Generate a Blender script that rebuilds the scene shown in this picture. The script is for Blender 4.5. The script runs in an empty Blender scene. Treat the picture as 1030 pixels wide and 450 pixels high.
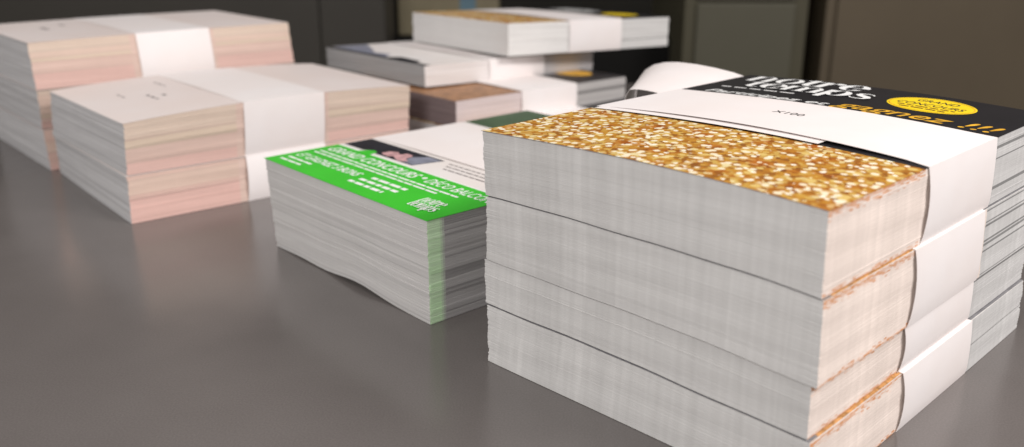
import bpy, bmesh, math, random
from mathutils import Matrix, Vector
R = math.radians
S = 0.21                                   # one layout unit = 21 cm, the short side of a leaflet
MM = 0.001
rng = random.Random(7)
scene = bpy.context.scene
col = scene.collection

# ---------------------------------------------------------------- camera
cam_d = bpy.data.cameras.new("camera")
cam = bpy.data.objects.new("camera", cam_d)
col.objects.link(cam)
scene.camera = cam
cam_d.sensor_width = 36.0
cam_d.lens = 36.0 * 918.78 / 1030.0
cam_d.clip_start = 0.01
cam_d.clip_end = 60
CAM_H = 1.2168
cam.matrix_world = (Matrix.Translation((0, 0, CAM_H * S)) @ Matrix.Rotation(math.pi / 2 - 0.32165, 4, 'X')
                    @ Matrix.Rotation(0.0031, 4, 'Z'))
cam_d.dof.use_dof = True
cam_d.dof.focus_distance = 2.52 * S
cam_d.dof.aperture_fstop = 6.2

# ---------------------------------------------------------------- world, lamps, exposure
world = bpy.data.worlds.new("World")
scene.world = world
world.use_nodes = True
bg = world.node_tree.nodes["Background"]
bg.inputs[0].default_value = (1.0, 0.96, 0.93, 1)
bg.inputs[1].default_value = 0.40

def area(name, loc, target, sx, sy, power, color):
    d = bpy.data.lights.new(name, 'AREA')
    d.shape = 'RECTANGLE'
    d.size, d.size_y, d.energy, d.color = sx, sy, power, color
    o = bpy.data.objects.new(name, d)
    col.objects.link(o)
    o.location = loc
    o.rotation_euler = (Vector(target) - Vector(loc)).to_track_quat('-Z', 'Y').to_euler()
    return o
area("ceiling_lamp_key", (1.25, 0.05, 1.25), (0.05, 0.55, 0.0), 0.9, 0.3, 25.5, (1.0, 0.95, 0.925))
area("ceiling_lamp_far", (-0.5, 0.5, 1.75), (-0.2, 0.6, 0.0), 1.2, 0.6, 4.0, (1.0, 0.96, 0.93))
area("ceiling_lamp_left", (-0.75, -1.0, 1.15), (0.1, 0.45, 0.05), 0.8, 0.4, 21.0, (1.0, 0.97, 0.95))  # added fill from camera-left to lighten the front page faces

scene.view_settings.view_transform = 'Standard'
scene.view_settings.look = 'None'
scene.view_settings.exposure = 0.0
scene.view_settings.gamma = 1.0
scene.render.engine = 'CYCLES'
scene.cycles.use_denoising = True
scene.cycles.max_bounces = 8

# ---------------------------------------------------------------- materials
class NT:
    def __init__(self, name, rough=0.6, spec=0.5):
        self.m = bpy.data.materials.new(name)
        self.m.use_nodes = True
        self.t = self.m.node_tree
        self.b = self.t.nodes["Principled BSDF"]
        self.b.inputs["Roughness"].default_value = rough
        self.b.inputs["Specular IOR Level"].default_value = spec
    def n(self, typ, **kw):
        nd = self.t.nodes.new(typ)
        for k, v in kw.items():
            setattr(nd, k, v)
        return nd
    def l(self, a, b):
        self.t.links.new(a, b)
    def coords(self, scale):
        tc = self.n("ShaderNodeTexCoord")
        mp = self.n("ShaderNodeMapping")
        mp.inputs["Scale"].default_value = scale
        self.l(tc.outputs["Object"], mp.inputs["Vector"])
        return mp.outputs[0]
    def noise(self, scale_vec, scale=1.0, detail=3.0):
        nz = self.n("ShaderNodeTexNoise")
        nz.inputs["Scale"].default_value = scale
        nz.inputs["Detail"].default_value = detail
        self.l(self.coords(scale_vec), nz.inputs["Vector"])
        return nz.outputs["Fac"]
    def ramp(self, fac, stops, interp='LINEAR'):
        r = self.n("ShaderNodeValToRGB")
        r.color_ramp.interpolation = interp
        e = r.color_ramp.elements
        while len(e) < len(stops):
            e.new(0.5)
        for el, (p, c) in zip(e, stops):
            el.position = p
            el.color = (c[0], c[1], c[2], 1)
        self.l(fac, r.inputs[0])
        return r.outputs[0]
    def mix(self, a, b, fac=1.0, mode='MULTIPLY'):
        mx = self.n("ShaderNodeMix", data_type='RGBA', blend_type=mode)
        for sock, v in ((mx.inputs[0], fac), (mx.inputs[6], a), (mx.inputs[7], b)):
            if hasattr(v, "is_linked"):
                self.l(v, sock)
            elif isinstance(v, tuple):
                sock.default_value = (v[0], v[1], v[2], 1)
            else:
                sock.default_value = v
        return mx.outputs[2]
    def bump(self, h, strength, dist):
        bp = self.n("ShaderNodeBump")
        bp.inputs["Strength"].default_value = strength
        bp.inputs["Distance"].default_value = dist
        self.l(h, bp.inputs["Height"])
        self.l(bp.outputs[0], self.b.inputs["Normal"])

def plain(name, c, rough=0.6, spec=0.4, var=0.06, scale=60):
    k = NT(name, rough, spec)
    f = k.noise((1, 1, 1), scale, 4)
    lo = tuple(x * (1 - var) for x in c)
    hi = tuple(min(1, x * (1 + var)) for x in c)
    k.l(k.ramp(f, [(0.3, lo), (0.7, hi)]), k.b.inputs["Base Color"])
    return k.m

def page_edge_material(name="page_edges", streaky=1.0, fine=0.08):
    k = NT(name, 0.8, 0.2)
    at = k.n("ShaderNodeVertexColor", layer_name="Ink")
    def band(lo, hi):
        return [(0.3, tuple(1 - (1 - lo) * streaky * q for q in (1.0, 1.02, 1.05))), (0.7, (1 + (hi - 1) * streaky,) * 3)]
    streak = k.ramp(k.noise((230, 230, 1.6), 1.0, 3.5), band(0.935, 1.03))
    broad = k.ramp(k.noise((34, 34, 0.5), 1.0, 4.0), [(0.40, (1 - 0.055 * streaky,) * 3), (0.45, (1.0, 1.0, 1.0)), (0.57, (1.0, 1.0, 1.0)), (0.60, (1 + 0.06 * streaky,) * 3)])
    lines = k.ramp(k.noise((5, 5, 1900), 1.0, 2.0), [(0.3, (1 - 0.06 * fine,) * 3), (0.62, (1.02, 1.02, 1.02))])
    blot = k.ramp(k.noise((30, 30, 90), 1.0, 3.0), [(0.3, (0.985, 0.985, 0.985)), (0.7, (1.01, 1.01, 1.01))])
    c = k.mix(k.mix(k.mix(k.mix(at.outputs[0], streak), lines), blot), broad)
    k.l(c, k.b.inputs["Base Color"])
    k.bump(k.noise((12, 12, 3000), 1.0, 2.0), 0.12 * fine, 0.0003)
    return k.m

def white_paper(name, c):
    k = NT(name, 0.55, 0.3)
    f = k.noise((1, 1, 1), 14, 3)
    k.l(k.ramp(f, [(0.3, (c[0] * 0.975, c[1] * 0.945, c[2] * 0.925)), (0.7, c)]), k.b.inputs["Base Color"])
    k.bump(k.noise((1, 1, 1), 26, 3), 0.25, 0.002)
    return k.m

def glitter_material():
    k = NT("gold_glitter_print", 0.45, 0.35)
    def vor(scale, feature='F1'):
        v = k.n("ShaderNodeTexVoronoi", feature=feature)
        v.inputs["Scale"].default_value = scale
        k.l(k.coords((1, 1, 0.01)), v.inputs["Vector"])
        return v
    v1 = vor(330)
    v2 = vor(215)
    v3 = vor(150)
    sep1 = k.n("ShaderNodeSeparateColor"); k.l(v1.outputs["Color"], sep1.inputs[0])
    base = k.ramp(sep1.outputs[0], [(0.0, (0.26, 0.095, 0.018)), (0.3, (0.46, 0.185, 0.024)), (0.6, (0.55, 0.28, 0.042)),
                                    (0.85, (0.62, 0.42, 0.13)), (1.0, (0.80, 0.68, 0.42))])
    patches = k.ramp(k.noise((1, 1, 0.01), 60, 3), [(0.30, (0.85, 0.55, 0.42)), (0.5, (0.95, 0.95, 0.85)), (0.68, (1.1, 1.15, 1.05))])
    c = k.mix(base, patches)
    def spots(v, thr, rad, colr, c):
        sp = k.n("ShaderNodeSeparateColor"); k.l(v.outputs["Color"], sp.inputs[0])
        pick = k.n("ShaderNodeMath", operation='GREATER_THAN'); k.l(sp.outputs[1], pick.inputs[0]); pick.inputs[1].default_value = thr
        mr = k.n("ShaderNodeMapRange"); k.l(v.outputs["Distance"], mr.inputs[0])
        mr.inputs[1].default_value = rad; mr.inputs[2].default_value = rad * 0.75
        mu = k.n("ShaderNodeMath", operation='MULTIPLY'); k.l(pick.outputs[0], mu.inputs[0]); k.l(mr.outputs[0], mu.inputs[1])
        return k.mix(c, colr, mu.outputs[0], 'MIX')
    c = spots(v3, 0.70, 0.42, (0.70, 0.50, 0.16), c)
    c = spots(v2, 0.60, 0.50, (0.88, 0.79, 0.58), c)
    c = spots(v1, 0.88, 0.55, (0.95, 0.90, 0.74), c)
    k.l(c, k.b.inputs["Base Color"])
    return k.m

def table_material():
    k = NT("grey_laminate", 0.22, 0.75)
    f1 = k.noise((1, 1, 1), 9, 4)
    f2 = k.noise((1, 1, 1), 900, 2)
    c = k.mix(k.ramp(f1, [(0.3, (0.142, 0.127, 0.122)), (0.7, (0.160, 0.144, 0.138))]),
              k.ramp(f2, [(0.3, (0.9, 0.9, 0.9)), (0.7, (1.06, 1.06, 1.06))]))
    k.l(c, k.b.inputs["Base Color"])
    k.l(k.ramp(f1, [(0.3, (0.17, 0.17, 0.17)), (0.7, (0.25, 0.25, 0.25))]), k.b.inputs["Roughness"])
    k.bump(f2, 0.08, 0.0003)
    return k.m

M_EDGE = page_edge_material()
M_EDGE_SOFT = page_edge_material("page_edges_soft", 0.15, 1.5)
M_BAND = white_paper("band_paper", (0.87, 0.825, 0.82))
M_PAGE = white_paper("page_paper", (0.80, 0.765, 0.75))
M_BLANK = white_paper("blank_cover", (0.79, 0.715, 0.695))
M_GOLD = glitter_material()
M_BLACK = plain("black_cover_print", (0.016, 0.015, 0.018), 0.36, 0.45, 0.1, 40)
M_GREEN = plain("green_cover_print", (0.055, 0.56, 0.035), 0.42, 0.4, 0.05, 30)
M_DKGREEN = plain("dark_green_print", (0.055, 0.105, 0.05), 0.42, 0.4, 0.25, 60)
M_SLATE = plain("dark_photo_print", (0.022, 0.022, 0.03), 0.4, 0.4, 0.3, 60)
M_BLUEGREY = plain("bluegrey_photo_print", (0.26, 0.27, 0.34), 0.4, 0.4, 0.2, 90)
M_PINK = plain("pink_photo_print", (0.62, 0.36, 0.37), 0.4, 0.4, 0.35, 160)
M_UNDER_SEAM = plain("cover_underside", (0.22, 0.215, 0.225), 0.5, 0.3, 0.2, 200)
M_BROWNPRINT = plain("red_brown_print", (0.36, 0.19, 0.10), 0.5, 0.3, 0.35, 120)
M_SEAM = plain("orange_print_edge", (0.56, 0.29, 0.11), 0.5, 0.3, 0.45, 330)
M_WHITE = plain("white_ink", (0.92, 0.92, 0.91), 0.45, 0.4, 0.02, 40)
M_YELLOW = plain("yellow_ink", (0.95, 0.69, 0.015), 0.42, 0.4, 0.05, 40)
M_ORANGE = plain("orange_yellow_ink", (0.82, 0.43, 0.035), 0.42, 0.4, 0.3, 130)
M_MAROON = plain("dark_red_ink", (0.10, 0.018, 0.015), 0.42, 0.4, 0.05, 40)
M_INK = plain("black_ink", (0.03, 0.028, 0.026), 0.5, 0.4, 0.05, 40)
M_GREYINK = plain("faint_grey_ink", (0.22, 0.19, 0.19), 0.5, 0.4, 0.1, 200)
M_TABLE = table_material()

# ---------------------------------------------------------------- helpers
def link(name, me, mats, parent=None):
    o = bpy.data.objects.new(name, me)
    for m in (mats if isinstance(mats, (list, tuple)) else [mats]):
        me.materials.append(m)
    col.objects.link(o)
    if parent:
        o.parent = parent
    return o

def tag(o, label=None, cat=None, group=None, kind=None):
    for k, v in (("label", label), ("category", cat), ("group", group), ("kind", kind)):
        if v:
            o[k] = v
    return o

def box_mesh(name, x0, x1, y0, y1, z0, z1, bevel=0.0):
    bm = bmesh.new()
    bmesh.ops.create_cube(bm, size=1)
    for v in bm.verts:
        v.co = ((x0 + x1) / 2 + v.co.x * (x1 - x0), (y0 + y1) / 2 + v.co.y * (y1 - y0), (z0 + z1) / 2 + v.co.z * (z1 - z0))
    if bevel:
        bmesh.ops.bevel(bm, geom=bm.edges[:], offset=bevel, segments=2, affect='EDGES', profile=0.5)
    me = bpy.data.meshes.new(name)
    bm.to_mesh(me); bm.free()
    return me

# ================================================================ the setting
fl = link("floor", box_mesh("floor", -4, 4, -2, 5, -0.80, -0.75), plain("dark_floor", (0.03, 0.028, 0.025), 0.6, 0.3, 0.2, 8))
tag(fl, "dark floor below the table", None, None, "structure")
wl = link("wall", box_mesh("wall", -4, 4, 3.2, 3.3, -0.75, 2.4), plain("dark_wall", (0.05, 0.047, 0.04), 0.8, 0.2, 0.1, 6))
tag(wl, "dark wall behind the cabinets", None, None, "structure")

def empty(name, loc, rz=0.0):
    o = bpy.data.objects.new(name, None)
    o.empty_display_size = 0.05
    col.objects.link(o)
    o.location = loc
    o.rotation_euler = (0, 0, rz)
    return o

table = empty("table", (0, 0, -0.75))
tag(table, "grey brown laminate table carrying all the leaflet stacks", "table")
TX0, TX1, TY0, TY1 = -1.1, 0.49, -0.25, 1.50
link("tabletop", box_mesh("tabletop", TX0, TX1, TY0, TY1, 0.722, 0.75, 0.002), M_TABLE, table)
for lx in (TX0 + 0.06, TX1 - 0.06):
    for ly in (TY0 + 0.06, TY1 - 0.06):
        link("leg", box_mesh("leg", lx - 0.02, lx + 0.02, ly - 0.02, ly + 0.02, 0.0, 0.722), plain("leg_metal", (0.05, 0.05, 0.05), 0.4), table)

# far furniture: fronts about two metres away, standing on the floor
def px_x(px, y):
    return (px - 515.0) / 918.78 * (y / S * 0.957 + 0.3) * S
YB = 2.10
M_CHAR = plain("charcoal_metal", (0.052, 0.047, 0.040), 0.5, 0.3, 0.06, 4)
M_OLIVE = plain("olive_grey_metal", (0.098, 0.092, 0.066), 0.5, 0.3, 0.06, 4)
M_OLIVE_D = plain("olive_grey_rail", (0.082, 0.074, 0.048), 0.5, 0.3, 0.06, 4)
M_BROWN = plain("brown_panel", (0.122, 0.096, 0.064), 0.5, 0.3, 0.08, 4)
M_BLACKF = plain("black_metal", (0.004, 0.0035, 0.003), 0.6, 0.2, 0.1, 4)  # near-black colour stands for the dark of the open gap

c = empty("cabinet", (px_x(180, YB), YB, -0.75))
tag(c, "dark charcoal cabinet behind the two pale pink leaflet stacks", "cabinet", "cabinets standing behind the table")
xa, xb = px_x(-260, YB) - c.location.x, px_x(388, YB) - c.location.x
xm = px_x(322, YB) - c.location.x
link("body", box_mesh("body", xa, xb, 0.012, 0.5, 0, 1.25, 0.003), M_CHAR, c)
link("door", box_mesh("door", xa + 0.003, xm - 0.001, 0, 0.011, 0.05, 1.24, 0.003), M_CHAR, c)
link("door", box_mesh("door", xm + 0.001, xb - 0.002, 0, 0.011, 0.05, 1.24, 0.003), M_CHAR, c)

c = empty("cabinet", (px_x(560, YB + 0.12), YB + 0.12, -0.75))
tag(c, "black cabinet in the deep gap behind the staggered rear leaflet stack", "cabinet", "cabinets standing behind the table")
link("body", box_mesh("body", px_x(360, YB) - c.location.x, px_x(700, YB) - c.location.x, 0.012, 0.45, 0, 0.735, 0.003), M_BLACKF, c)
link("door", box_mesh("door", px_x(364, YB) - c.location.x, px_x(696, YB) - c.location.x, 0, 0.011, 0.05, 0.73, 0.003), M_BLACKF, c)

c = empty("cabinet", (px_x(748, YB - 0.05), YB - 0.05, -0.75))
tag(c, "olive grey metal cabinet with a framed door behind the tall gold leaflet stack", "cabinet", "cabinets standing behind the table")
x0, x1, x2, x3 = (px_x(p, YB - 0.05) - c.location.x for p in (687, 699, 797, 811))
link("body", box_mesh("body", x0, x3, 0.010, 0.5, 0, 1.3, 0.003), M_OLIVE_D, c)
link("door", box_mesh("door", x1, x2, 0, 0.009, 0.06, 0.832, 0.003), M_OLIVE, c)
link("drawer_front", box_mesh("drawer_front", x1, x2, 0, 0.009, 0.838, 1.28, 0.003), M_OLIVE, c)
c = empty("cabinet", (px_x(960, YB), YB, -0.75))
tag(c, "brown panelled cabinet at the far right beyond the black cover", "cabinet", "cabinets standing behind the table")
x0, x1 = px_x(829, YB) - c.location.x, px_x(1250, YB) - c.location.x
link("body", box_mesh("body", x0, x1, 0.010, 0.5, 0, 1.3, 0.003), M_BROWN, c)
link("door", box_mesh("door", x0 + 0.022, x1 - 0.01, 0, 0.009, 0.03, 1.28, 0.003), M_BROWN, c)
# a carton standing on the black cabinet
c = empty("carton", (px_x(450, YB + 0.16), YB + 0.17, -0.015))
tag(c, "dull green brown carton standing on the black cabinet", "carton")
link("body", box_mesh("body", px_x(396, YB) - px_x(450, YB), px_x(505, YB) - px_x(450, YB), 0, 0.22, 0, 0.16, 0.003),
     plain("carton_board", (0.22, 0.19, 0.125), 0.7, 0.2, 0.12, 14), c)
link("label_patch", box_mesh("label_patch", px_x(463, YB) - px_x(450, YB), px_x(480, YB) - px_x(450, YB), -0.0015, -0.0002, 0.012, 0.13),
     plain("blue_label", (0.12, 0.2, 0.25), 0.5, 0.3, 0.1, 20), c)

# ================================================================ leaflet bundles
BA, BB = 0.345, 0.672                      # the paper band covers this share of the long side

class Bundle:
    """Local frame: origin at the near bottom corner, X along the long side, Y along the short side."""
    def __init__(self, N0, N1, z0, z1, th, w, d, L0=None, L1=None, top_z=None, bot_z=None, tilt=None, pw=1.5):
        self.tilt, self.pw = tilt, pw
        self.th = th
        self.w, self.d = w * S, d * S
        self.h = (z1 - z0) * S
        c, s = math.cos(th), math.sin(th)
        self.loc = Vector((N0[0] * S, N0[1] * S, z0 * S))
        def loc2(p):
            x, y = (p[0] - N0[0]) * S, (p[1] - N0[1]) * S
            return Vector((x * c + y * s, -x * s + y * c))
        n0, n1 = Vector((0, 0)), loc2(N1)
        l0 = loc2(L0) if L0 else Vector((0, self.w))
        l1 = loc2(L1) if L1 else n1 + Vector((0, self.w))
        ex = Vector((self.d, 0))
        self.q0 = (n0, l0)
        self.q1 = (n1, l1)
        self.ex = ex
        self.top_z = top_z or (lambda u, v: 0.0)
        self.bot_z = bot_z or (lambda u, v: 0.0)
        self.root = None
    def W(self, u, v, z):
        """u along long side 0..1, v along short side 0..1, z metres above the bundle's base."""
        q = max(0.0, min(1.0, z / self.h))
        a = self.q0[0].lerp(self.q0[1], v)
        b = self.q1[0].lerp(self.q1[1], v)
        p = a.lerp(b, q) + self.ex * u
        uu, vv = min(1, max(0, u)), min(1, max(0, v))
        dz = self.top_z(uu, vv) * q ** self.pw + self.bot_z(uu, vv) * (1 - q) ** (1 if self.pw == 1 else 2)
        if self.tilt:
            dz += self.tilt(uu, vv)
        return Vector((p.x, p.y, z + dz))
    def N(self, u, v, z, off):
        """W pushed outwards from the block by off metres (off = (ou, ov))."""
        p = self.W(u, v, z)
        return Vector((p.x + off[0], p.y + off[1], p.z))

    def make(self, label, group, cat="leaflet bundle"):
        self.root = empty("leaflet_bundle", self.loc, self.th)
        tag(self.root, label, cat, group)
        return self.root

    # ---- the pages: one continuous skin with a fine groove under every folded leaflet
    def block(self, colour, layer=0.85 * MM, jit=0.12 * MM, groove=0.22 * MM, seed=0, wob=0.15 * MM, marks=(0.06,), base=0.3 * MM, crown=0.5 * MM, mat=None, stray=0.0):
        r = random.Random(seed)
        us = sorted(set([i / 18 for i in range(19)] + [BA, BB] + list(marks)))
        vs = [i / 16 for i in range(17)]
        ring = []                                         # (u, v, nu, nv, side, frac)
        ring += [(u, 0.0, 0, -1) for u in us[:-1]]
        ring += [(1.0, v, 1, 0) for v in vs[:-1]]
        ring += [(u, 1.0, 0, 1) for u in us[:0:-1]]
        ring += [(0.0, v, -1, 0) for v in vs[:0:-1]]
        n = len(ring)
        zt, zb = self.h - crown, base
        K = max(4, int((zt - zb) / layer))
        cuts = [zb]
        for k in range(1, K):
            cuts.append(zb + (zt - zb) * (k + r.uniform(-0.3, 0.3)) / K)
        cuts.append(zt)
        verts, faces, fcol = [], [], []
        ph = [r.uniform(0, 6.28) for _ in range(4)]
        def side_of(i):
            u, v, nu, nv = ring[i]
            return 'near' if nv == -1 else 'end' if nu == 1 else 'far' if nv == 1 else 'front'
        prev = None
        def add_ring(z, offs, in_, cj):
            s0 = len(verts)
            for i, (u, v, nu, nv) in enumerate(ring):
                ox, oy = nu, nv
                if (u, v) == (0.0, 0.0): ox, oy = -1, -1
                if (u, v) == (1.0, 0.0): ox, oy = 1, -1
                if (u, v) == (1.0, 1.0): ox, oy = 1, 1
                if (u, v) == (0.0, 1.0): ox, oy = -1, 1
                sx = offs['end'] if ox > 0 else offs['front']
                sy = offs['far'] if oy > 0 else offs['near']
                cw = cj[0] if (u, v) == (0.0, 0.0) else cj[1] if (u, v) == (1.0, 0.0) else cj[2] if (u, v) == (1.0, 1.0) else cj[3] if (u, v) == (0.0, 1.0) else 0.0
                wv = -abs(cw) + wob * math.sin(u * 9 + v * 7 + z * 400 + ph[0])
                verts.append(self.N(u, v, z, (ox * (sx - in_ + wv), oy * (sy - in_ + wv))))
            return s0
        drift = {k: 0.0 for k in ('near', 'end', 'far', 'front')}
        for k in range(K):
            offs = {}
            cj = [r.gauss(0, 0.16) * MM for _ in range(4)]
            for sd in drift:
                drift[sd] = drift[sd] * 0.75 + r.gauss(0, jit)
                offs[sd] = drift[sd] + (r.uniform(0.15, 0.5) * MM * (0.25 if sd == 'near' else 1.0) if r.random() < stray else 0.0)
            z0, z1 = cuts[k], cuts[k + 1]
            g = min(0.14 * MM, (z1 - z0) * 0.2)
            rings = [(z0 + g * 0.4, groove if k else 0.0), (z0 + g, 0.0), (z1 - g, 0.0), (z1 - g * 0.4, groove if k < K - 1 else 0.0)]
            for j, (z, in_) in enumerate(rings):
                s0 = add_ring(z, offs, in_, cj)
                if prev is not None:
                    for i in range(n):
                        i2 = (i + 1) % n
                        faces.append((prev + i, prev + i2, s0 + i2, s0 + i))
                        u, v, nu, nv = ring[i]
                        u2, v2 = ring[i2][0], ring[i2][1]
                        fcol.append(colour(side_of(i) if (u, v) != (1.0, 0.0) else 'end', (u + u2) / 2, (v + v2) / 2, k, K, r))
                prev = s0
        for start, zc, flip in ((0, cuts[0], True), (prev, cuts[-1], False)):
            cidx = len(verts)
            verts.append(self.W(0.5, 0.5, zc))
            for i in range(n):
                tri = (start + i, start + (i + 1) % n, cidx)
                faces.append(tri[::-1] if flip else tri); fcol.append((0.7, 0.68, 0.66))
        me = bpy.data.meshes.new("page_block")
        me.from_pydata([tuple(v) for v in verts], [], faces)
        ca = me.color_attributes.new("Ink", 'FLOAT_COLOR', 'CORNER')  # paper and ink colours; some front ends also hold painted shade
        for p, c in zip(me.polygons, fcol):
            for li in p.loop_indices:
                ca.data[li].color = (c[0], c[1], c[2], 1)
        me.update()
        return link("page_block", me, mat or M_EDGE, self.root)

    # ---- printed cover lying on the pages: thin sheet with thickness
    def cover(self, mats, zone, over=0.3 * MM, thick=0.22 * MM, lift=0.0, near_mat=None, over_front=None, front_mat=None):
        us = sorted(set([i / 24 for i in range(25)] + [b for b, _ in zone if 0 < b < 1]))
        vs = [i / 20 for i in range(21)]
        zt = self.h - 0.46 * MM + lift
        verts, faces, mi = [], [], []
        nu, nv = len(us), len(vs)
        for lay in (0, 1):
            for u in us:
                for v in vs:
                    ox = -(over if over_front is None else over_front) if u == 0 else over if u == 1 else 0
                    oy = -over if v == 0 else over if v == 1 else 0
                    verts.append(tuple(self.N(u, v, zt + lay * thick, (ox, oy))))
        def idx(lay, i, j): return lay * nu * nv + i * nv + j
        for i in range(nu - 1):
            um = (us[i] + us[i + 1]) / 2
            m = [mm for b, mm in zone if um <= b][0]
            for j in range(nv - 1):
                faces.append((idx(1, i, j), idx(1, i + 1, j), idx(1, i + 1, j + 1), idx(1, i, j + 1))); mi.append(m)
                faces.append((idx(0, i, j), idx(0, i, j + 1), idx(0, i + 1, j + 1), idx(0, i + 1, j))); mi.append(m)
            for j in (0, nv - 1):
                faces.append((idx(0, i, j), idx(0, i + 1, j), idx(1, i + 1, j), idx(1, i, j))); mi.append(near_mat if (near_mat is not None and j == 0 and um < zone[0][0]) else m)
        for j in range(nv - 1):
            for i, m in ((0, zone[0][1] if front_mat is None else front_mat), (nu - 1, zone[-1][1])):
                faces.append((idx(0, i, j), idx(0, i, j + 1), idx(1, i, j + 1), idx(1, i, j))); mi.append(m)
        me = bpy.data.meshes.new("cover_sheet")
        me.from_pydata(verts, [], faces)
        for p, m in zip(me.polygons, mi):
            p.material_index = m
        bm = bmesh.new(); bm.from_mesh(me); bmesh.ops.recalc_face_normals(bm, faces=bm.faces); bm.to_mesh(me); bm.free()
        self.cov = link("cover_sheet", me, mats, self.root)
        self.ztop = zt + thick
        return self.cov

    # ---- flat print on the cover: polygons in (s, t), s = share of the short side, t = share of the long side
    def patch(self, name, polys, mat, parent, lift=0.08 * MM):
        bm = bmesh.new()
        for k, poly in enumerate(polys):
            vs = [bm.verts.new(self.W(t, s, self.ztop + lift + k * 0.004 * MM)) for s, t in poly]
            f = bm.faces.new(vs)
            f.normal_update()
            if f.normal.z < 0:
                f.normal_flip()
        bmesh.ops.triangulate(bm, faces=bm.faces[:])
        me = bpy.data.meshes.new(name)
        bm.to_mesh(me); bm.free()
        return link(name, me, mat, parent)

    def text(self, name, body, s_from, s_to, t_base, size, mat, parent, shear=0.0, bold=0.0, lift=0.1 * MM, zfun=None):
        """A line of print reading from s_from (left) to s_to (right), base line at t_base, capital height ~0.7 size (units)."""
        cu = bpy.data.curves.new("line", 'FONT')
        cu.body = body
        cu.size = 1.0
        cu.shear = shear
        cu.offset = bold
        cu.resolution_u = 3
        to = bpy.data.objects.new("line", cu)
        col.objects.link(to)
        bpy.context.view_layer.update()
        me = bpy.data.meshes.new_from_object(to.evaluated_get(bpy.context.evaluated_depsgraph_get()))
        bpy.data.objects.remove(to); bpy.data.curves.remove(cu)
        xs = [v.co.x for v in me.vertices]
        x0, x1 = min(xs), max(xs)
        me.name = name
        for v in me.vertices:
            s = s_from + (s_to - s_from) * (v.co.x - x0) / (x1 - x0)
            t = t_base + v.co.y * size * S / self.d
            z = self.ztop + lift
            v.co = self.W(t, s, z)
            if zfun:
                v.co.z = zfun(t, s)
        return link(name, me, mat, parent)

    # ---- the white paper band: a closed loop of thin paper round the middle
    def band(self, a=BA, b=BB, lift=None, bulge=1.0 * MM, off=0.6 * MM, thick=0.2 * MM, left=None, mat=None, edge=None):
        lift = lift or (lambda f, v: 0.0)
        nseg = 8
        zb, zt = 0.12 * MM, self.h - 0.22 * MM
        path = []                                        # (v, z, ov, oz)
        nz, nv = 8, 18
        for i in range(nz + 1):
            f = i / nz
            ov = off + bulge * math.sin(math.pi * f) ** 0.8
            if i == 0: ov = off * 0.2
            if i == nz: ov = off * 0.9
            path.append((0.0, zb + (zt - zb) * f, -ov, 0.0, 'near'))
        for i in range(1, nv):
            path.append((i / nv, zt, 0.0, 1.0, 'top'))
        for i in range(nz + 1):
            f = 1 - i / nz
            ov = off + (left if left else bulge) * math.sin(math.pi * f) ** 0.8
            path.append((1.0, zb + (zt - zb) * f, ov, 0.0, 'far'))
        for i in range(1, nv):
            path.append((1 - i / nv, zb, 0.0, -1.0, 'bottom'))
        n = len(path)
        verts, faces = [], []
        for k in range(nseg + 1):
            f = k / nseg
            u = a + (b - a) * f
            for lay in (0, 1):
                for (v, z, ov, oz, kind) in path:
                    e = (edge(f, z / self.h) if edge and kind == 'near' else 0.0)
                    p = self.N(u + e, v, z, (0, ov))
                    if kind == 'top' or (kind in ('near', 'far') and abs(z - zt) < 1e-9):
                        p.z += lift(f, v)
                    c = lay * thick
                    if kind == 'near': p.y -= c
                    if kind == 'far': p.y += c
                    if kind == 'top': p.z += c
                    if kind == 'bottom': p.z -= c * 0.4
                    if kind in ('near', 'far') and abs(z - zt) < 1e-9: p.z += c
                    verts.append(tuple(p))
        def idx(k, lay, i): return (k * 2 + lay) * n + (i % n)
        for k in range(nseg):
            for i in range(n):
                faces.append((idx(k, 1, i), idx(k + 1, 1, i), idx(k + 1, 1, i + 1), idx(k, 1, i + 1)))
                faces.append((idx(k, 0, i), idx(k, 0, i + 1), idx(k + 1, 0, i + 1), idx(k + 1, 0, i)))
        for k in (0, nseg):
            for i in range(n):
                faces.append((idx(k, 0, i), idx(k, 1, i), idx(k, 1, i + 1), idx(k, 0, i + 1)))
        me = bpy.data.meshes.new("paper_band")
        me.from_pydata(verts, [], faces)
        bm = bmesh.new(); bm.from_mesh(me); bmesh.ops.recalc_face_normals(bm, faces=bm.faces); bm.to_mesh(me); bm.free()
        for p in me.polygons:
            p.use_smooth = True
        o = link("paper_band", me, mat or M_BAND, self.root)
        me.set_sharp_from_angle(angle=R(50))
        return o

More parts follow.
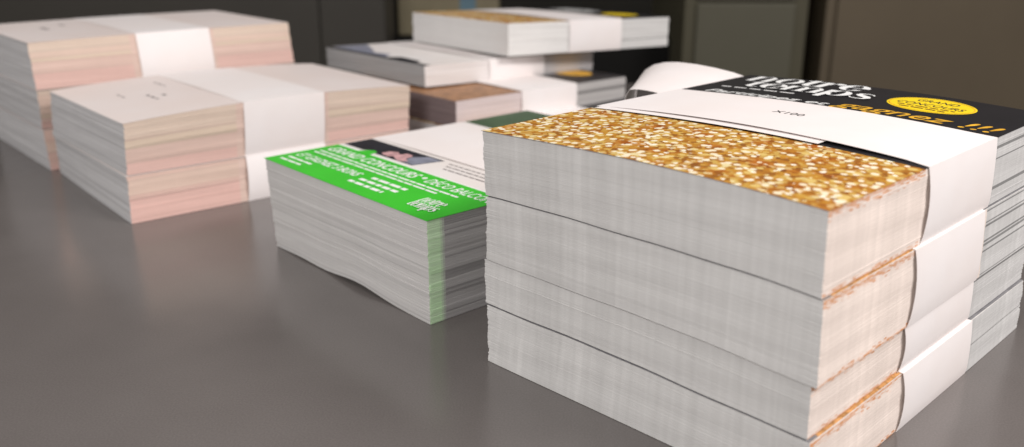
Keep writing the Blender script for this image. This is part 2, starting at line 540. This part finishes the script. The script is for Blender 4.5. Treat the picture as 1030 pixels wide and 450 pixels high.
# ---- page edge colours
def edges(front, near_a, near_c, dark=0.0, seam_ink=None, corner=None, front_dark=0.12, groups=None, vary=1.0):
    """front: short side; near_a / near_c: long side before and after the band; dark: share of dark leaflet spines after the band."""
    memo = {}
    def f(side, u, v, k, K, r):
        key = (side, k)
        if key not in memo:
            memo[key] = (r.random(), 1 + r.uniform(-0.06, 0.04) * vary, r.random())
        a, b, c2 = memo[key]
        g = groups(k, K) if groups else (1, 1, 1)
        if side in ('front', 'far'):
            c = front
            m = (1 + (b - 1) * 0.5) * (0.84 if a < front_dark else 1.0)
            return tuple(x * m for x in c)
        if side == 'near':
            if u < BA:
                c = near_a
                if corner and u < corner[0]:
                    c = tuple(x * (0.55 + 0.45 * a) + y * (0.45 - 0.45 * a) for x, y in zip(corner[1], (0.72, 0.86, 0.66)))
                    fade = min(1.0, max(0.0, (u - 0.034) / (corner[0] - 0.034)))
                    c = tuple(x * (1 - fade) + y * fade for x, y in zip(c, (0.50, 0.52, 0.48)))
                elif corner:
                    c = corner[2]
                    if a < dark: b = 0.7
                if seam_ink and (k <= 0 or k >= K - 2 or (k <= 2 and r.random() < 0.3) or (k >= K - 4 and r.random() < 0.4) or (k >= K - 6 and r.random() < 0.12)):
                    j = r.random() ** 0.7
                    return tuple(x * (1 - j) + y * j for x, y in zip(near_a, seam_ink))
                return tuple(x * b * y for x, y in zip(c, g))
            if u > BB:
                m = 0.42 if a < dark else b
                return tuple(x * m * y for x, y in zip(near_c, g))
            return tuple(x * b for x in near_a)
        return tuple(x * b for x in near_c)
    return f

GROUP_F = "leaflet bundles in the tall gold stack"
GROUP_P = "leaflet bundles in the front pink stack"
GROUP_Q = "leaflet bundles in the rear pink stack"
GROUP_R = "leaflet bundles in the staggered rear stack"

def seam_ink_colour():
    return (0.60, 0.22, 0.045)  # orange cover ink along the bundle seams
GREY = (0.605, 0.595, 0.585)  # front-end paper grey, partly its dimmer lighting put into the colour
CREAM = (0.79, 0.69, 0.63)
GREYC = (0.56, 0.555, 0.55)

# ================================================================ tall gold stack (front right)
TF = 0.7776
FZ = [0.0, 0.1642, 0.2954, 0.4913, 0.6799]
FN = [(0.640, 1.690), (0.634, 1.691), (0.629, 1.688), (0.624, 1.696), (0.619, 1.701)]
FLc = [(-0.068, 2.388), (-0.071, 2.424), (-0.076, 2.438), (-0.074, 2.420), (-0.081, 2.405)]
f_labels = ["lowest white banded leaflet bundle of the tall gold stack, resting on the table",
            "second lowest, thinnest bundle of the tall gold stack, just above its bottom bundle",
            "thick leaflet bundle directly under the topmost bundle of the tall gold stack",
            "topmost gold glitter and black leaflet bundle with yellow badge, band marked x100"]
bow = [0.0, 0.9, 1.7, 2.2, 2.8]
f_shift = [(0.0, 0.0), (-0.004, 0.010), (0.003, -0.004), (0.0, 0.0)]
for k in range(4):
    dx, dy = f_shift[k]
    sh = lambda p: (p[0] + dx, p[1] + dy)
    b = Bundle(sh(FN[k]), sh(FN[k + 1]), FZ[k], FZ[k + 1], TF, 1.0, 1.335, sh(FLc[k]), sh(FLc[k + 1]),
               top_z=(lambda u, v, a=bow[k + 1]: (a * math.sin(math.pi * v ** 0.9) + (0.28 * math.sin(9 * v + 3 * a) + 0.16 * math.sin(23 * v + 5 * a)) * (a < 2.5)) * MM), bot_z=(lambda u, v, a=bow[k]: (a * math.sin(math.pi * v ** 0.9) + (0.28 * math.sin(9 * v + 3 * a) + 0.16 * math.sin(23 * v + 5 * a)) * (0 < a < 2.5)) * MM), pw=1)
    b.make(f_labels[k], GROUP_F)
    b.block(edges(GREY, CREAM, GREYC, dark=0.13, seam_ink=seam_ink_colour(), front_dark=0.0, vary=0.3), seed=40 + k, stray=0.025, jit=0.02 * MM, groove=0.05 * MM,
            marks=[i * 0.0111 for i in range(1, 31)])
    if k == 3:
        b.cover([M_GOLD, M_BLACK, M_UNDER_SEAM], [(0.337, 0), (1.0, 1)], thick=0.24 * MM, over_front=0.6 * MM, front_mat=2)
    else:
        b.cover([M_SEAM, M_BLACK, M_UNDER_SEAM], [(0.03, 2), (0.352, 0), (1.0, 2)], over=-0.5 * MM, thick=0.2 * MM, over_front=-0.5 * MM, near_mat=0)  # dark front strip: seam shade painted on the lower covers
    ed = lambda f, q: (0.010 * math.sin(q * 3.1) - 0.006) * (1 if f < 0.5 else -0.6)
    if k < 3:
        b.band(a=(0.345, 0.337, 0.330)[k], b=(0.672, 0.662, 0.650)[k], edge=ed, bulge=1.1 * MM)
    else:
        top = b
        lift_f = lambda f, v: (0.2 + 2.0 * math.sin(math.pi * min(1, max(0, v))) ** 0.7) * (1 - 0.75 * f) * MM
        bd = b.band(a=0.358, b=0.675, edge=ed, bulge=1.1 * MM, lift=lift_f)
        # doubled end of the band peeping out under its near edge
        bm = bmesh.new()
        cs = []
        for i in range(13):
            s = 0.262 + (0.985 - 0.262) * i / 12
            row = []
            for t, lz in ((BA - 0.012, 0.3), (BA + 0.06, 0.3), (BA + 0.06, 0.42), (BA - 0.012, 0.42)):
                p = b.W(t, s, b.ztop + lz * MM * (1 if t < BA else 1))
                p.z += lift_f(0, s) * 0.35
                row.append(bm.verts.new(p))
            cs.append(row)
        for r0, r1 in zip(cs, cs[1:]):
            for j in range(4):
                bm.faces.new((r0[j], r0[(j + 1) % 4], r1[(j + 1) % 4], r1[j]))
        bm.faces.new(cs[0]); bm.faces.new(cs[-1][::-1])
        bmesh.ops.recalc_face_normals(bm, faces=bm.faces)
        me = bpy.data.meshes.new("overlap_flap"); bm.to_mesh(me); bm.free()
        link("overlap_flap", me, M_BAND, bd)
        zf = lambda t, s: b.W(t, s, b.h - 0.02 * MM).z + lift_f((t - BA) / (BB - BA), s) + 0.16 * MM
        b.text("count_lettering", "X100", 0.538, 0.445, 0.52, 0.046, M_INK, bd, zfun=zf)

# ---- printing on the black cover
def stroke(path, widths):
    """Ribbon of varying width along a path; returns quads."""
    out = []
    L, Rr = [], []
    for i, (x, y) in enumerate(path):
        a = path[max(0, i - 1)]; c2 = path[min(len(path) - 1, i + 1)]
        dx, dy = c2[0] - a[0], c2[1] - a[1]
        l = math.hypot(dx, dy) or 1
        nx, ny = -dy / l, dx / l
        w = widths[i] / 2
        L.append((x + nx * w, y + ny * w)); Rr.append((x - nx * w, y - ny * w))
    for i in range(len(path) - 1):
        out.append([L[i], L[i + 1], Rr[i + 1], Rr[i]])
    return out
def rect(x0, y0, x1, y1): return [[(x0, y0), (x1, y0), (x1, y1), (x0, y1)]]
def ring(cx, cy, rx, ry, ix, iy, a0=0.0, a1=360.0, n=28):
    q = []
    for i in range(n):
        a, b2 = R(a0 + (a1 - a0) * i / n), R(a0 + (a1 - a0) * (i + 1) / n)
        q.append([(cx + rx * math.cos(a), cy + ry * math.sin(a)), (cx + rx * math.cos(b2), cy + ry * math.sin(b2)),
                  (cx + ix * math.cos(b2), cy + iy * math.sin(b2)), (cx + ix * math.cos(a), cy + iy * math.sin(a))])
    return q
def arch(x0, x1):
    """hairline leaving a stem and swelling into the next stem"""
    pts, ws = [], []
    for i in range(11):
        a = R(180 - 18 * i)
        pts.append(((x0 + x1) / 2 + (x1 - x0) / 2 * math.cos(a), 0.66 + 0.32 * math.sin(a)))
        ws.append(0.04 + 0.16 * (i / 10) ** 3)
    return stroke(pts, ws)
ST = 0.21
def g_n(): return rect(0, 0, ST, 1) + arch(0.2, 0.62) + rect(0.51, 0, 0.51 + ST, 0.7), 0.86
def g_m(): return (rect(0, 0, ST, 1) + arch(0.2, 0.6) + rect(0.49, 0, 0.49 + ST, 0.7) + arch(0.69, 1.09)
                   + rect(0.98, 0, 0.98 + ST, 0.7) + rect(0.41, 0, 0.81, 0.05) + rect(0.9, 0, 1.3, 0.05)), 1.32
def g_o(): return ring(0.4, 0.5, 0.40, 0.53, 0.19, 0.49), 0.84
def g_t(): return rect(0.1, 0.12, 0.1 + ST, 1.12) + rect(-0.05, 0.94, 0.52, 1.0) + stroke([(0.24, 0.2), (0.27, 0.08), (0.36, 0.02), (0.46, 0.03), (0.54, 0.12)], [0.24, 0.18, 0.09, 0.05, 0.04]), 0.56
def g_r(): return rect(0, 0, ST, 1) + stroke([(0.2, 0.62), (0.27, 0.86), (0.38, 0.97), (0.47, 0.95)], [0.05, 0.06, 0.08, 0.12]) + ring(0.5, 0.84, 0.13, 0.14, 0, 0), 0.64
def g_e(): return ring(0.4, 0.5, 0.42, 0.53, 0.17, 0.49, 5, 325) + rect(0.15, 0.5, 0.8, 0.56), 0.84
def g_p(): return rect(0, -0.42, ST, 1) + ring(0.44, 0.5, 0.4, 0.52, 0.15, 0.48, -165, 165), 0.88
def g_s():
    pts = [(0.6, 0.78), (0.5, 0.95), (0.33, 0.98), (0.16, 0.88), (0.15, 0.70), (0.30, 0.56), (0.48, 0.44), (0.58, 0.28), (0.50, 0.08), (0.30, 0.02), (0.12, 0.08), (0.03, 0.26)]
    return stroke(pts, [0.05, 0.06, 0.08, 0.15, 0.21, 0.26, 0.27, 0.2, 0.13, 0.08, 0.06, 0.05]), 0.7
GL = dict(n=g_n, o=g_o, t=g_t, r=g_r, e=g_e, m=g_m, p=g_p, s=g_s)
def logo_polys(word, s_from, s_to, t_base, xh, d):
    """word set in a fat high-contrast roman; xh = x-height as a share of the long side"""
    items, x = [], 0.0
    for ch in word:
        q, adv = GL[ch]()
        items += [[(x + px, py) for px, py in poly] for poly in q]
        x += adv
    sc = (s_to - s_from) / x
    return [[(s_from + px * sc, t_base + py * xh) for px, py in poly] for poly in items]
def dashes(s_from, s_to, t0, th, r, word=(0.02, 0.07), gap=0.008, slope=0.0):
    """a line of print too small to read: one short bar per word"""
    out, s = [], s_from
    sg = 1 if s_to > s_from else -1
    while (s_to - s) * sg > 0.005:
        e = s + sg * min(r.uniform(*word), abs(s_to - s))
        out.append([(s, t0), (e, t0), (e, t0 + th), (s, t0 + th)])
        s = e + sg * gap
    return out
cv = top.cov
polys = logo_polys("notre", 0.945, 0.515, 0.908, 0.079, 1)
top.patch("title_lettering", polys + logo_polys("temps", 0.885, 0.438, 0.812, 0.070, 1), M_WHITE, cv)
r_ = random.Random(3)
top.patch("small_print", dashes(0.935, 0.655, 0.782, 0.008, r_, (0.03, 0.06), 0.012), M_WHITE, cv)
top.text("slogan_lettering", "Participez et", 0.925, 0.495, 0.696, 0.066, M_WHITE, cv, shear=0.25, bold=0.01)
top.text("prize_lettering", "gagnez !!!", 0.482, 0.015, 0.704, 0.122, M_ORANGE, cv, shear=0.28, bold=0.006)
def ell(cs, ct, a, b, n=48, rot=0.0):
    return [(cs + a * math.cos(2 * math.pi * i / n), ct + b * math.sin(2 * math.pi * i / n)) for i in range(n)]
bd = top.patch("badge", [ell(0.276, 0.874, 0.128, 0.085)], M_YELLOW, cv)
top.patch("badge_ring", [[(0.276 + q * 0.123 * math.cos(a), 0.874 + q * 0.079 * math.sin(a)) for q, a in
          ((1, 2 * math.pi * i / 48), (1, 2 * math.pi * (i + 1) / 48), (0.975, 2 * math.pi * (i + 1) / 48), (0.975, 2 * math.pi * i / 48))] for i in range(48)],
          M_ORANGE, bd, lift=0.12 * MM)
top.text("badge_lettering", "GRAND", 0.338, 0.214, 0.903, 0.050, M_INK, bd, shear=0.15, bold=0.015, lift=0.14 * MM)
top.text("badge_lettering", "CONCOURS", 0.376, 0.176, 0.858, 0.050, M_INK, bd, shear=0.15, bold=0.015, lift=0.14 * MM)
top.patch("small_print", dashes(0.36, 0.19, 0.838, 0.008, r_, (0.02, 0.04), 0.006) + dashes(0.345, 0.21, 0.819, 0.008, r_, (0.02, 0.04), 0.006), M_MAROON, bd, lift=0.14 * MM)

# ================================================================ green bundle (middle)
TG = 0.7387
gb = Bundle((-0.257, 2.632), (-0.2577, 2.622), 0.0, 0.3536, TG, 1.0, 1.366, (-0.920, 3.362), (-0.940, 3.376),
            bot_z=lambda u, v: 4.2 * MM * math.exp(-((v - 0.42) / 0.16) ** 2) * math.exp(-(u / 0.5) ** 2) + 1.2 * MM * math.exp(-((v - 0.8) / 0.12) ** 2) * math.exp(-(u / 0.5) ** 2))
gb.make("single leaflet bundle with bright green contest cover and small photo, standing on the table", None)
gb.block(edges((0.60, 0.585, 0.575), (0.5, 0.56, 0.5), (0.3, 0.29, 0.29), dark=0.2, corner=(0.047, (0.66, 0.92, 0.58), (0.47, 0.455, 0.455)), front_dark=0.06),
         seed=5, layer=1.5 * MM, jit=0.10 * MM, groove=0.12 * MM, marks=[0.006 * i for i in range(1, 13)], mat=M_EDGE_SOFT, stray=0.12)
gb.cover([M_GREEN, M_PAGE, M_DKGREEN], [(0.238, 0), (0.72, 1), (1.0, 2)], over=0.9 * MM)
gc = gb.cov
ph = gb.patch("cover_photo", [[(0.998, 0.256), (0.86, 0.256), (0.84, 0.268), (0.80, 0.268), (0.78, 0.256), (0.545, 0.256), (0.515, 0.352), (0.998, 0.352)]], M_SLATE, gc)
def blob(cs, ct, a, b, seed):
    rr = random.Random(seed)
    return [(cs + a * (1 + rr.uniform(-.2, .2)) * math.cos(2 * math.pi * i / 12), ct + b * (1 + rr.uniform(-.2, .2)) * math.sin(2 * math.pi * i / 12)) for i in range(12)]
gb.patch("photo_detail", [[(0.62, 0.262), (0.548, 0.262), (0.522, 0.345), (0.60, 0.345), (0.64, 0.31)]], M_BLUEGREY, ph, lift=0.10 * MM)
gb.patch("photo_detail", [blob(0.735, 0.288, 0.040, 0.024, 1), blob(0.675, 0.295, 0.035, 0.03, 2), blob(0.640, 0.272, 0.03, 0.014, 3)], M_PINK, ph, lift=0.12 * MM)
gb.patch("accent_shape", [[(0.865, 0.23), (0.845, 0.262), (0.82, 0.275), (0.79, 0.268), (0.775, 0.23)]], M_GREEN, gc, lift=0.14 * MM)
gb.patch("rule_line", [[(1.0, 0.2385), (0.0, 0.2385), (0.0, 0.2435), (1.0, 0.2435)]], M_WHITE, gc, lift=0.06 * MM)
gb.text("title_lettering", "GRAND CONCOURS", 0.965, 0.405, 0.180, 0.076, M_WHITE, gc, shear=0.2, bold=0.016)
gb.patch("bullet_mark", [ell(0.375, 0.205, 0.010, 0.008, 14)], M_WHITE, gc)
gb.text("title_lettering", "D\u00c9CO BALCON", 0.345, 0.010, 0.182, 0.070, M_WHITE, gc, shear=0.2, bold=0.008)
r_ = random.Random(9)
gb.patch("small_print", dashes(0.965, 0.12, 0.157, 0.0075, r_, (0.03, 0.08), 0.006) + dashes(0.965, 0.20, 0.138, 0.0075, r_, (0.03, 0.08), 0.006), M_WHITE, gc)
gb.text("prize_lettering", "ET GAGNEZ 3 BONS", 0.965, 0.560, 0.080, 0.064, M_WHITE, gc, shear=0.2, bold=0.016)
gb.patch("small_print", dashes(0.965, 0.80, 0.055, 0.009, r_, (0.04, 0.08), 0.006) + dashes(0.965, 0.82, 0.030, 0.009, r_, (0.04, 0.08), 0.006), M_WHITE, gc)
for s0, t0, w_ in ((0.50, 0.100, 0.21), (0.52, 0.072, 0.22), (0.53, 0.044, 0.20)):
    gb.patch("small_print", dashes(s0, s0 - w_, t0, 0.013, r_, (0.025, 0.06), 0.010), M_WHITE, gc)
gb.patch("logo_lettering", logo_polys("notre", 0.182, 0.072, 0.075, 0.032, 1) + logo_polys("temps", 0.175, 0.045, 0.036, 0.032, 1), M_WHITE, gc)
gb.patch("small_print", sum([dashes(0.47 - 0.02 * i, 0.16, 0.338 - 0.022 * i, 0.006, r_, (0.02, 0.05), 0.006) for i in range(3)], []), M_GREYINK, gc)
gb.band(a=0.368, b=0.70, bulge=1.0 * MM, lift=lambda f, v: 0.8 * MM * math.sin(math.pi * min(1, max(0, v))))

# ================================================================ pink stacks (left)
def pink_groups(seed):
    rr = random.Random(seed)
    base = [(0.99, 1.06, 1.02), (1.0, 1.02, 0.99), (0.98, 1.05, 0.97), (1.0, 0.98, 0.98), (1.03, 0.93, 0.95)]   # beige above, pinker below
    if seed in (11, 31):
        base = [(1.02, 0.98, 0.97), (1.0, 1.0, 0.97), (1.02, 0.95, 0.95), (1.03, 0.93, 0.94), (1.04, 0.91, 0.93)]
    cols = base[::-1]
    cut = sorted(rr.uniform(0.08, 0.95) for _ in range(4))
    def g(k, K):
        i = sum(1 for c in cut if k / K > c)
        m = 0.86 if any(abs(k / K - c) < 0.5 / K for c in cut) else 1.0
        return tuple(x * m for x in cols[i])
    return g
PINK = (0.72, 0.55, 0.48)
LGREY = (0.55, 0.54, 0.545)
TP = 0.7083
def pinkbundle(label, group, N0, N1, z0, z1, th, w, d, L0, L1, seed, hump, top_marks=None, bulge=1.0 * MM):
    b = Bundle(N0, N1, z0, z1, th, w, d, L0, L1, top_z=lambda u, v: hump * math.sin(math.pi * u) ** 0.8 * 1.0,
               bot_z=lambda u, v: 0.0)
    b.make(label, group)
    b.block(edges(LGREY, PINK, PINK, dark=0.0, front_dark=0.2, groups=pink_groups(seed), vary=0.5), seed=seed, layer=1.2 * MM, jit=0.15 * MM, groove=0.10 * MM, mat=M_EDGE_SOFT, stray=0.14)
    b.cover([M_BLANK], [(1.0, 0)], over=0.4 * MM)
    if top_marks:
        for mk in top_marks:
            b.patch("faint_print", [mk], M_GREYINK, b.cov, lift=0.12 * MM)
    b.band(a=0.37, b=0.655, bulge=bulge, lift=lambda f, v: 0.5 * MM * math.sin(math.pi * min(1, max(0, v))))
    return b
r_ = random.Random(21)
marks = (dashes(0.50, 0.36, 0.195, 0.010, r_, (0.03, 0.05), 0.02) + dashes(0.46, 0.40, 0.235, 0.012, r_, (0.03, 0.05), 0.02)
         + dashes(0.80, 0.66, 0.30, 0.008, r_, (0.03, 0.05), 0.02) + dashes(0.62, 0.50, 0.13, 0.006, r_, (0.03, 0.05), 0.02))
pinkbundle("lower bundle of the front pink stack, its wide band bulging behind the green bundle", GROUP_P,
           (-1.592, 3.622), (-1.597, 3.655), 0.0, 0.2003, TP, 1.04, 1.41, (-2.275, 4.44), (-2.256, 4.405), 11, 0.0, bulge=3.0 * MM)
pinkbundle("upper bundle of the front pink stack, blank pale top crossed by a white band", GROUP_P,
           (-1.600, 3.660), (-1.587, 3.660), 0.2003, 0.4222, TP, 1.04, 1.41, (-2.262, 4.40), (-2.232, 4.384), 12, 5.5 * MM, marks)
TQ = 0.735
marks = dashes(0.62, 0.50, 0.16, 0.02, r_, (0.03, 0.05), 0.02) + dashes(0.72, 0.64, 0.25, 0.016, r_, (0.03, 0.05), 0.02) + dashes(0.7, 0.6, 0.5, 0.012, r_, (0.03, 0.05), 0.02)
qn = [(-2.335, 4.475), (-2.362, 4.505), (-2.345, 4.475), (-2.375, 4.515)]
qz = [0.0, 0.205, 0.409, 0.6372]
ql = ["lowest bundle of the rear pink stack, mostly behind the front pink stack",
      "middle bundle of the rear pink stack at the picture's edge, a narrow strip seen",
      "topmost bundle of the rear pink stack, pale cover with broad white band"]
for k in range(3):
    Lf = lambda p: (p[0] - math.sin(TQ) * 0.98, p[1] + math.cos(TQ) * 0.98)
    pinkbundle(ql[k], GROUP_Q, qn[k], qn[k + 1], qz[k], qz[k + 1], TQ, 0.98, 1.42, Lf(qn[k]), Lf(qn[k + 1]), 31 + k, 1.0 * MM if k == 2 else 0.0, marks if k == 2 else None)

# ================================================================ staggered rear stack
rz = [0.0, 0.196, 0.339, 0.4583, 0.6459]
rp = [(-0.20, 4.50, 0.765), (-0.2856, 4.5906, 0.748), (-0.4717, 4.9156, 0.735), (-0.0241, 5.2081, 0.668)]
rtilt = [None, lambda u, v: (0.6 - 3.6 * u) * MM, lambda u, v: (2.8 - 8.6 * u) * MM, lambda u, v: (4.0 - 9.0 * u - 3.0 * v) * MM]
rl = ["lowest leaflet bundle of the staggered rear stack, nearly hidden behind the gold stack",
      "third bundle from the top in the staggered rear stack, dark cover end with orange print",
      "second bundle from the top in the staggered rear stack, jutting out to the left",
      "topmost bundle of the staggered rear stack, jutting out to the right with yellow badge"]
rfront = [(0.5, 0.48, 0.48), (0.22, 0.17, 0.17), (0.42, 0.42, 0.425), (0.70, 0.69, 0.68)]  # dark mauve front of the third bundle: its shade put into the colour
rnear = [(0.6, 0.56, 0.56), (0.70, 0.61, 0.61), (0.80, 0.76, 0.75), (0.78, 0.765, 0.75)]
rafter = [(0.4, 0.39, 0.4), (0.50, 0.48, 0.47), (0.50, 0.48, 0.48), (0.66, 0.65, 0.64)]
for k in range(4):
    x, y, th = rp[k]
    b = Bundle((x, y), (x, y), rz[k], rz[k + 1], th, 1.0, 1.319, tilt=rtilt[k])
    b.make(rl[k], GROUP_R)
    b.block(edges(rfront[k], rnear[k], rafter[k], dark=0.10, front_dark=0.08), seed=60 + k, layer=1.4 * MM, jit=0.08 * MM, groove=0.08 * MM, mat=M_EDGE_SOFT, stray=0.08)
    b.cover([M_BROWNPRINT if k == 1 else M_GOLD, M_BLACK, M_PAGE], [(0.03, 1), (1.0, 2)] if k == 2 else [(0.352, 0), (1.0, 1)])
    if k == 2:
        b.patch("cover_photo", [[(0.99, 0.03), (0.42, 0.03), (0.50, 0.10), (0.62, 0.075), (0.80, 0.15), (0.99, 0.22)]], M_BLUEGREY, b.cov)
        b.patch("cover_photo", [[(0.40, 0.03), (0.12, 0.03), (0.16, 0.07), (0.36, 0.08)]], M_SLATE, b.cov)
    b.band(bulge=1.0 * MM, lift=lambda f, v: (0.4 + 1.0 * math.sin(math.pi * min(1, max(0, v)))) * MM)
    if k == 3:
        b.patch("badge", [ell(0.300, 0.885, 0.138, 0.077)], M_YELLOW, b.cov)
        b.patch("title_lettering", logo_polys("notre", 0.935, 0.585, 0.885, 0.088, 1) + logo_polys("temps", 0.895, 0.475, 0.795, 0.078, 1), M_WHITE, b.cov)
        b.text("prize_lettering", "gagnez !!!", 0.51, 0.035, 0.692, 0.092, M_ORANGE, b.cov, shear=0.28, bold=0.018)
    if k == 1:
        b.patch("badge", [ell(0.300, 0.885, 0.138, 0.077)], M_ORANGE, b.cov)

# ================================================================ loose sheet bent over behind the tall stack
def loose_sheet():
    c, s_ = math.cos(TF), math.sin(TF)
    root = empty("paper_sheet", (0, 0, 0))
    prof = [(1.003, 0.664), (1.06, 0.678), (1.12, 0.686), (1.18, 0.690), (1.24, 0.689), (1.285, 0.682), (1.325, 0.667), (1.355, 0.642),
            (1.373, 0.610), (1.383, 0.57), (1.388, 0.48), (1.388, 0.36), (1.385, 0.25), (1.38, 0.12), (1.38, 0.002)]
    bx, by = FN[4]
    n = 9
    bm = bmesh.new()
    lay = []
    for th_ in (0.0, 0.0012):
        rows = []
        for i, (s, z) in enumerate(prof):
            a = prof[max(0, i - 1)]; b = prof[min(len(prof) - 1, i + 1)]
            dx, dz = b[0] - a[0], b[1] - a[1]
            l = math.hypot(dx, dz)
            ox, oz = -dz / l * th_, dx / l * th_
            row = []
            for j in range(n):
                t = 0.62 + (1.0 - 0.62) * j / (n - 1)
                kq = (t - 0.62) / 0.38
                kk, zk = 0.50 + 0.88 * kq, 0.3 + 0.7 * min(1.0, kq * 1.4)
                S2, Z2 = 1.003 + (s - 1.003) * kk + ox, (0.664 + (z - 0.664) * zk if z > 0.664 else z) + oz
                px = bx + c * 1.335 * t - s_ * S2 * 0.99
                py = by + s_ * 1.335 * t + c * S2 * 0.99
                row.append(bm.verts.new((px * S, py * S, Z2 * S)))
            rows.append(row)
        lay.append(rows)
    m = len(prof)
    for q in (0, 1):
        for i in range(m - 1):
            for j in range(n - 1):
                bm.faces.new((lay[q][i][j], lay[q][i + 1][j], lay[q][i + 1][j + 1], lay[q][i][j + 1]))
    for i in range(m - 1):
        for j in (0, n - 1):
            bm.faces.new((lay[0][i][j], lay[0][i + 1][j], lay[1][i + 1][j], lay[1][i][j]))
    for j in range(n - 1):
        for i in (0, m - 1):
            bm.faces.new((lay[0][i][j], lay[0][i][j + 1], lay[1][i][j + 1], lay[1][i][j]))
    bmesh.ops.recalc_face_normals(bm, faces=bm.faces)
    me = bpy.data.meshes.new("paper_sheet")
    bm.to_mesh(me); bm.free()
    for p in me.polygons:
        p.use_smooth = True
    me.set_sharp_from_angle(angle=R(50))
    bpy.data.objects.remove(root)
    o = link("paper_sheet", me, M_BAND)
    return tag(o, "loose white paper sheet curling down behind the left edge of the tall gold stack", "paper sheet")
loose_sheet()
